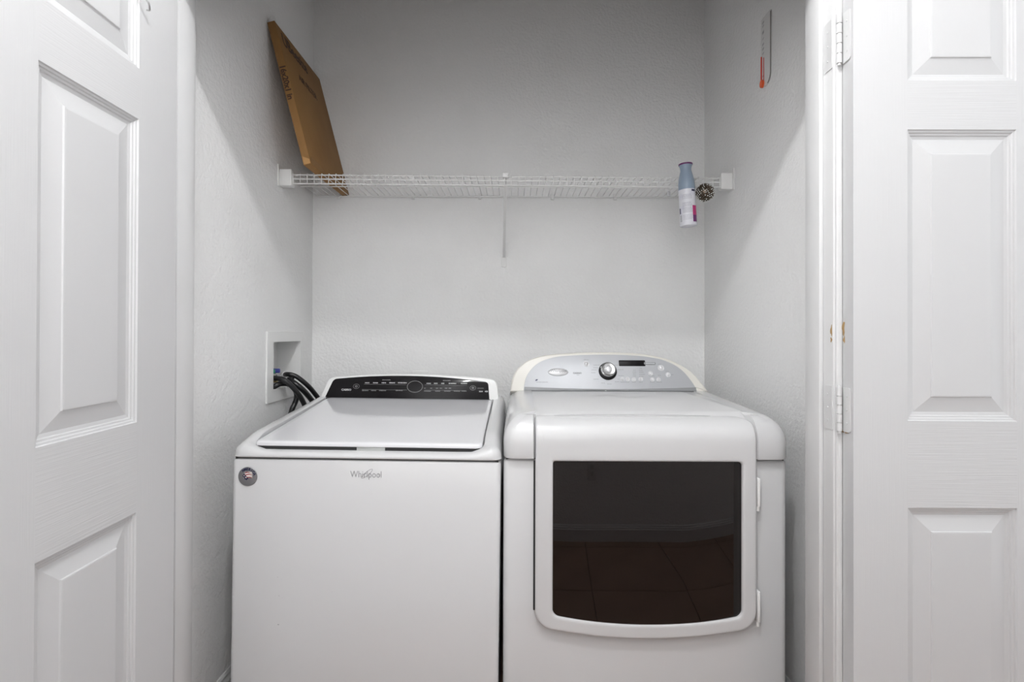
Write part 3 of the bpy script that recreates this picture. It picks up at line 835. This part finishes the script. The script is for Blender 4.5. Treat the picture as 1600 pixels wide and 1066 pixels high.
# ------------------------------------------------------------------ air filter box
lean = math.radians(14.6); BXT, BXL_, BXH = .026, .406, .505
cbx = empty('cardboard_box', (-.6935, 1.742, ZD+.0025)); cbx.rotation_euler = (0, -lean, 0)
tag(cbx, 'thin brown cardboard air filter box leaning against the left wall on the wire shelf', 'box')
# local: bottom right near corner at the origin, box spans x -T..0, y 0..L, z 0..H
bm = bmesh.new(); add_box(bm, -BXT, 0, 0, BXL_, 0, BXH, .0015, 2); body = link('carton', bm, M_cardboard, cbx, smooth=30)
bm = bmesh.new(); add_box(bm, -BXT*.95, -.001, .002, BXL_*.98, BXH-.0005, BXH+.0012); link('top_flap', bm, M_cardboard, cbx)
bm = bmesh.new()                               # end flap tucked over the near bottom edge
vs = [(-BXT+.002, -.0015, .002), (-.001, -.0015, .002), (-.001, -.0015, .016), (-BXT+.004, -.0015, .030)]
loft(bm, [[Vector(v) for v in vs], [Vector(v)+Vector((0, .0015, 0)) for v in vs]], True, True); link('end_flap', bm, mat('pale_cardboard', (.52,.29,.11), .75), cbx)
bm = bmesh.new(); vs = [(.001, .0, .0), (.001, .16, .0), (.001, .10, .028), (.001, .012, .030)]
loft(bm, [[Vector(v) for v in vs], [Vector(v)-Vector((.0015, 0, 0)) for v in vs]], True, True); link('bottom_flap', bm, M_cardboard, cbx)
put_text('maker_lettering', 'UBeesize', .062, M_ink, cbx, (.0008, .140, BXH-.045), (0, 1, 0), (0, 0, 1), bold=.0012, sx=.92)
put_text('filter_lettering', 'AIR FILTER', .036, M_ink, cbx, (.0008, .200, BXH-.140), (0, 1, 0), (0, 0, 1), sx=1.0)
put_text('size_lettering', '16x20x1 in', .027, M_ink, cbx, (-BXT/2, -.0008, BXH-.215), (0, 0, -1), (1, 0, 0), bold=.0009)

# ------------------------------------------------------------------ spray can hung on the shelf's front
cy = yfront(.62)-.0045-.0330
ct = at(1071, 257, cy); cb = at(1076, 354, cy)
chh = ct.z-cb.z
can = empty('spray_can', (cb.x, cy, cb.z)); can.rotation_euler = (0, -(cb.x-ct.x)/chh, 0)
tag(can, 'tapered spray can with grey-blue cap and white label hanging at the shelf front', 'spray can')
prof = [(.022, .003), (.0255, 0), (.0290, .002), (.0298, .006), (.0292, .010), (.0289, .05), (.0287, .13)]
bm = bmesh.new(); add_lathe(bm, prof, 40); link('can_body', bm, M_canwhite, can, smooth=40)
k = chh/.224
prof = [(.0287, .13), (.0283, .150), (.0268, .166), (.0225, .186), (.0190, .200), (.0192, .208), (.0215, .216), (.0236, .2190), (.0236, .2195)]
bm = bmesh.new(); add_lathe(bm, prof, 40); link('cap', bm, M_canblue, can, smooth=60)
bm = bmesh.new(); add_lathe(bm, [(.0242, .2190), (.0246, .2225), (.0242, .2245), (.018, .2262), (.006, .227)], 40); link('cap_top', bm, M_purple, can, smooth=60)
def cyl_patch(bm, a0, a1, z0, z1, r=.0293, n=8, m=4, wob=None):
    g = []
    for i in range(n+1):
        a = a0+(a1-a0)*i/n
        g.append([bm.verts.new((r*math.sin(a), -r*math.cos(a), z0+(z1-z0)*j/m)) for j in range(m+1)])
    for i in range(n):
        for j in range(m): bm.faces.new((g[i][j], g[i+1][j], g[i+1][j+1], g[i][j+1]))
for (nm, m, lst) in (('label_bar', M_navy, ((.24, .83, .120, .127), (-1.52, -1.28, .044, .064))),
                     ('label_stripe', M_magenta, ((.27, .98, .036, .070),)), ('label_stripe', M_plum, ((.27, .98, .012, .036),)),
                     ('label_barcode', M_grey, tuple((-1.45, -1.12, .016+.004*i, .018+.004*i) for i in range(6)))):
    if nm == 'label_barcode':
        bm = bmesh.new()
        for q in lst: cyl_patch(bm, *q)
        tag(link(nm, bm, m, can), kind='stuff')
    else:
        for q in lst:
            bm = bmesh.new(); cyl_patch(bm, *q); link(nm, bm, m, can)
bm = bmesh.new()
for i, z in enumerate((.108, .104, .100, .095, .080, .076, .072, .068, .062, .058, .054, .050, .046, .036, .031, .026, .021)):
    a = -.95
    while a < .12:
        w = random.uniform(.05, .14); cyl_patch(bm, a, a+w, z, z+.0016, n=2, m=1); a += w+.04
tag(link('label_print', bm, M_labelgrey, can), kind='stuff')
bm = bmesh.new(); add_tube(bm, [(.0205*math.sin(PI*.53), -.0205*math.cos(PI*.53), .203)]+[(.0205*math.sin(a), -.0205*math.cos(a), .203) for a in [PI*.55+PI*.9*k/12 for k in range(13)]], .0009, 6)
add_tube(bm, [(0, .020, .203), (0, .030, .205), (0, .034, ZD-cb.z+.002), (0, .040, ZD-cb.z+.002), (0, .041, ZD-cb.z-.010)], .0011, 6)
link('hanging_loop', bm, M_wire, can, smooth=60)

# ------------------------------------------------------------------ beaded ball
by = yfront(.69)-.0045-.034
bp = at(1101.5, 301, by); br_ = .0305
ball = empty('beaded_ball', tuple(bp)); tag(ball, 'beaded silver and bronze ornamental ball hanging from the shelf, right of the spray can', 'ornament')
bm = bmesh.new(); bmesh.ops.create_icosphere(bm, subdivisions=3, radius=br_*.93); link('core', bm, M_bead_d, ball, smooth=180)
for nm, m, par in (('dark_beads', M_bead_d, 0), ('silver_beads', M_bead_l, 1)):
    bm = bmesh.new(); N = 230
    for i in range(N):
        if ((math.sin(i*12.9898)*43758.5453) % 1 > .45) != (par == 1): continue
        z = 1-2*(i+.5)/N; a = i*2.39996; rr_ = math.sqrt(1-z*z)
        v = Vector((rr_*math.cos(a), rr_*math.sin(a), z))*br_
        bmesh.ops.create_icosphere(bm, subdivisions=1, radius=.0029, matrix=Matrix.Translation(v))
    tag(link(nm, bm, m, ball, smooth=180), kind='stuff')
bm = bmesh.new(); zt = ZD-.036-bp.z
add_tube(bm, [(0, .0, br_*.9), (0, .002, br_+.003), (0, .020, zt+.004), (0, .034, zt+.0055), (0, .040, zt+.002), (0, .040, zt-.004)], .0011, 6); link('hook', bm, M_steel, ball, smooth=60)

# ------------------------------------------------------------------ thermometer strip on the right wall
pb2 = at_x(1196, 136, XR); pt2 = at_x(1204, 22, XR)
yc = (at_x(1191.5, 100, XR).y+at_x(1206, 100, XR).y)/2; hwid = (at_x(1191.5, 100, XR).y-at_x(1206, 100, XR).y)/2
z0 = at_x(1196, 136, XR).z; z1 = at_x(1201, 20, XR).z
th = empty('wall_thermometer', (XR, yc, z0)); tag(th, 'slim clear wall thermometer with a red column, high on the right wall', 'thermometer')
HT = z1-z0
# seen from inside the closet: u = -y (to the right), d = out of the wall
tp = lambda u, v, d: Vector((-d, -u, v))
bm = bmesh.new(); extrude_outline(bm, rloop(-hwid, hwid, 0, HT, (hwid*.98, hwid*.98, .006, .006), 10, 6), tp, .0045, .0002, 0); link('backing', bm, M_acrylic, th)
bm = bmesh.new()
for side in (1,):
    pts = [tp(hwid, v, .004) for v in [HT*.97-(HT*.97-hwid)*k/10 for k in range(11)]]+[tp(hwid*math.cos(a), hwid-hwid*math.sin(a), .004) for a in [PI/2*k/8 for k in range(1, 7)]]
    add_tube(bm, pts, .0016, 6)
link('edge', bm, M_acredge_shade, th, smooth=60)  # shading along the near edge, put in as a dark line
bm = bmesh.new()
uu = -hwid+.008; wid = .0125
add_tube(bm, [tp(uu-.004, HT*.46, .006), tp(uu-.004, .016, .006)], .0022, 8)
add_tube(bm, [tp(uu+wid-.002, HT*.42, .0055), tp(uu+wid-.002, .022, .0055)], .0010, 6)
link('red_column', bm, M_red, th, smooth=60)
bm = bmesh.new()
on = [(uu+.0035+.0098*math.cos(2*PI*k/20), .0135+.0125*math.sin(2*PI*k/20)) for k in range(20)]
extrude_outline(bm, on, tp, .0085, .004, .002, 3); link('bulb', bm, M_orange, th, smooth=50)
bm = bmesh.new()
for (v, h) in ((.93, .006), (.88, .004), (.79, .009), (.70, .003), (.62, .006), (.555, .006), (.49, .004), (.17, .004), (.11, .005)):
    w = .009; u = uu+.006
    bm.faces.new([bm.verts.new(tp(u+a*w/2, HT*v+b*h/2+a*.002, .0049)) for (a, b) in ((-1, -1), (1, -1), (1, 1), (-1, 1))])
tag(link('scale_marks', bm, M_grey, th), kind='stuff')

# ------------------------------------------------------------------ recessed washer valve box
vb = empty('valve_box', (XL, (VB['y0']+VB['y1'])/2, VB['z0'])); tag(vb, 'white recessed plastic laundry valve box set in the left wall behind the washing machine', 'valve box')
def vrel(x, y, z): return Vector((x-XL, y-(VB['y0']+VB['y1'])/2, z-VB['z0']))
fy0 = at_x(415, 560, XL).y; fy1 = at_x(472.5, 560, XL).y; fz1 = H-.004; fz0 = H-.254
bm = bmesh.new()
oL = rloop(fy0, fy1, fz0, fz1, .004, 3, 3); iL = rloop(VB['y0'], VB['y1'], VB['z0'], VB['z1'], .003, 3, 3)
loft(bm, [[vrel(XL+.0002, y, z) for (y, z) in oL], [vrel(XL+.004, y, z) for (y, z) in oL], [vrel(XL+.0055, y, z) for (y, z) in rloop(fy0+.002, fy1-.002, fz0+.002, fz1-.002, .004, 3, 3)],
          [vrel(XL+.0055, y, z) for (y, z) in iL], [vrel(XL-.085, y, z) for (y, z) in rloop(VB['y0']+.002, VB['y1']-.002, VB['z0']+.002, VB['z1']-.002, .004, 3, 3)]], False, True)
link('box_shell', bm, M_plastic, vb, smooth=30)
for (yy, m) in ((1.865, M_green), (1.905, M_blue)):
    bm = bmesh.new(); x = XL-.045; z = VB['z0']
    add_tube(bm, [vrel(x, yy, z), vrel(x, yy, z+.045)], .011, 12); add_tube(bm, [vrel(x, yy, z+.028), vrel(x+.030, yy, z+.028)], .010, 12)
    add_tube(bm, [vrel(x, yy, z+.045), vrel(x, yy, z+.052)], .006, 10)
    v = link('valve', bm, M_brass if m is M_green else M_steel, vb, smooth=40)
    bm = bmesh.new(); add_box(bm, x-.008-XL, x+.022-XL, yy-.007-(VB['y0']+VB['y1'])/2, yy+.007-(VB['y0']+VB['y1'])/2, z+.050-VB['z0'], z+.066-VB['z0'], .004, 2); link('valve_handle', bm, m, v, smooth=40)
# hoses, thick rubber
def hose(label, name, pts, r, cat='hose', ribs=False, cuff=None):
    P = catmull([at(*p) for p in pts], 10)
    root = empty(name, tuple(P[0])); tag(root, label, cat, None)
    bm = bmesh.new(); O = P[0]
    rad = r
    if ribs: rad = [r*(1+.06*(i % 2)) for i in range(len(P))]
    add_tube(bm, [p-O for p in P], rad, 14); link('tube', bm, M_rubber, root, smooth=60)
    if cuff:
        for idx in cuff:
            a, b = P[idx]-O, P[idx+1]-O; d = (b-a).normalized()
            bm = bmesh.new(); add_tube(bm, [a-d*.008, a+d*.008], r*1.35, 16); link('coupling', bm, M_steel, root, smooth=40)
    return root
hose('black rubber supply hose arching highest from the valve box to the washer', 'supply_hose', [(443, 586, 1.95), (449, 585, 1.90), (462, 588, 1.90), (478, 600, 1.92), (490, 613, 1.96), (500, 628, 2.00), (508, 655, 2.03)], .0088, cuff=(4,))
hose('black rubber supply hose just below the highest one, passing behind the washer', 'supply_hose', [(440, 598, 1.92), (456, 597, 1.90), (468, 605, 1.90), (480, 617, 1.93), (491, 632, 1.98), (500, 655, 2.02)], .0098, cuff=(3,))
hose('black drain hose leaving the valve box nearest the viewer and dropping steeply behind the washer', 'drain_hose', [(418, 592, 1.88), (428, 591, 1.84), (444, 594, 1.81), (458, 606, 1.825), (469, 620, 1.85), (477, 636, 1.89), (484, 660, 1.98)], .0090)
hose('black drain hose lowest in the valve box, curling back to the left', 'drain_hose', [(416, 612, 1.88), (426, 606, 1.82), (438, 600, 1.83), (452, 601, 1.86), (462, 611, 1.875), (463, 624, 1.88), (456, 641, 1.86), (450, 665, 1.86)], .0092)
# hose clip joining the two supply hoses
hb = at(454, 592.5, 1.893); bm = bmesh.new(); add_box(bm, -.010, .011, -.010, .010, -.012, .008, .003, 2)
hc = link('hose_clip', bm, M_rubber, None, smooth=35); hc.location = hb; tag(hc, 'black plastic clip holding the two upper hoses together at the valve box', 'clip')

# ------------------------------------------------------------------ wall outlets
def outlet(loc, rz, label):
    r = empty('wall_outlet', loc, rz); tag(r, label, 'outlet')
    bm = bmesh.new(); extrude_outline(bm, rloop(-.035, .035, -.0575, .0575, .005, 4, 3), lambda u, v, d: Vector((u, d, v)), -.006, -.0002, .002, 2); link('cover_plate', bm, M_plastic, r, smooth=35)
    for s in (-1, 1):
        bm = bmesh.new(); extrude_outline(bm, rloop(-.0165, .0165, s*.0195-.0135, s*.0195+.0135, .009, 5, 3), lambda u, v, d: Vector((u, d, v)), -.0075, -.005, .0005, 1); rc = link('receptacle', bm, M_trim, r, smooth=35)
        bm = bmesh.new()
        for (a, b, w, h) in ((-.006, .003, .002, .008), (.006, .003, .002, .007), (0, -.007, .004, .004)):
            add_box(bm, a-w/2, a+w/2, -.0078, -.0072, s*.0195+b-h/2, s*.0195+b+h/2)
        link('slots', bm, M_gap, rc)
    return r
pa = at(642, 582, YB); pb3 = at(671, 582, YB); pz = at(656, 579.5, YB)
outlet(((pa.x+pb3.x)/2, YB, pz.z-.0575), 0, 'white outlet plate on the back wall, its top just showing above the washer console')
outlet((.365, YREAR, H-.76), PI, 'white duplex outlet on the hall wall, mirrored in the dryer door glass')

# hook end at the top of the left door (seen at the frame's top edge)
bm = bmesh.new(); q = at_x(219, 4, -.758)
add_tube(bm, catmull([(-.762, 1.02, H+.74), (-.757, 1.025, H+.68), (-.745, 1.035, q.z+.005), (-.748, 1.045, q.z-.006), (-.757, 1.050, q.z-.004)], 6), .0018, 8)
hk = link('door_hook', bm, M_steel, d_left, smooth=60)
hk.matrix_parent_inverse = (Matrix.Translation(d_left.location) @ Matrix.Rotation(ang, 4, 'Z') @ Matrix.Diagonal((1, -1, 1, 1))).inverted()
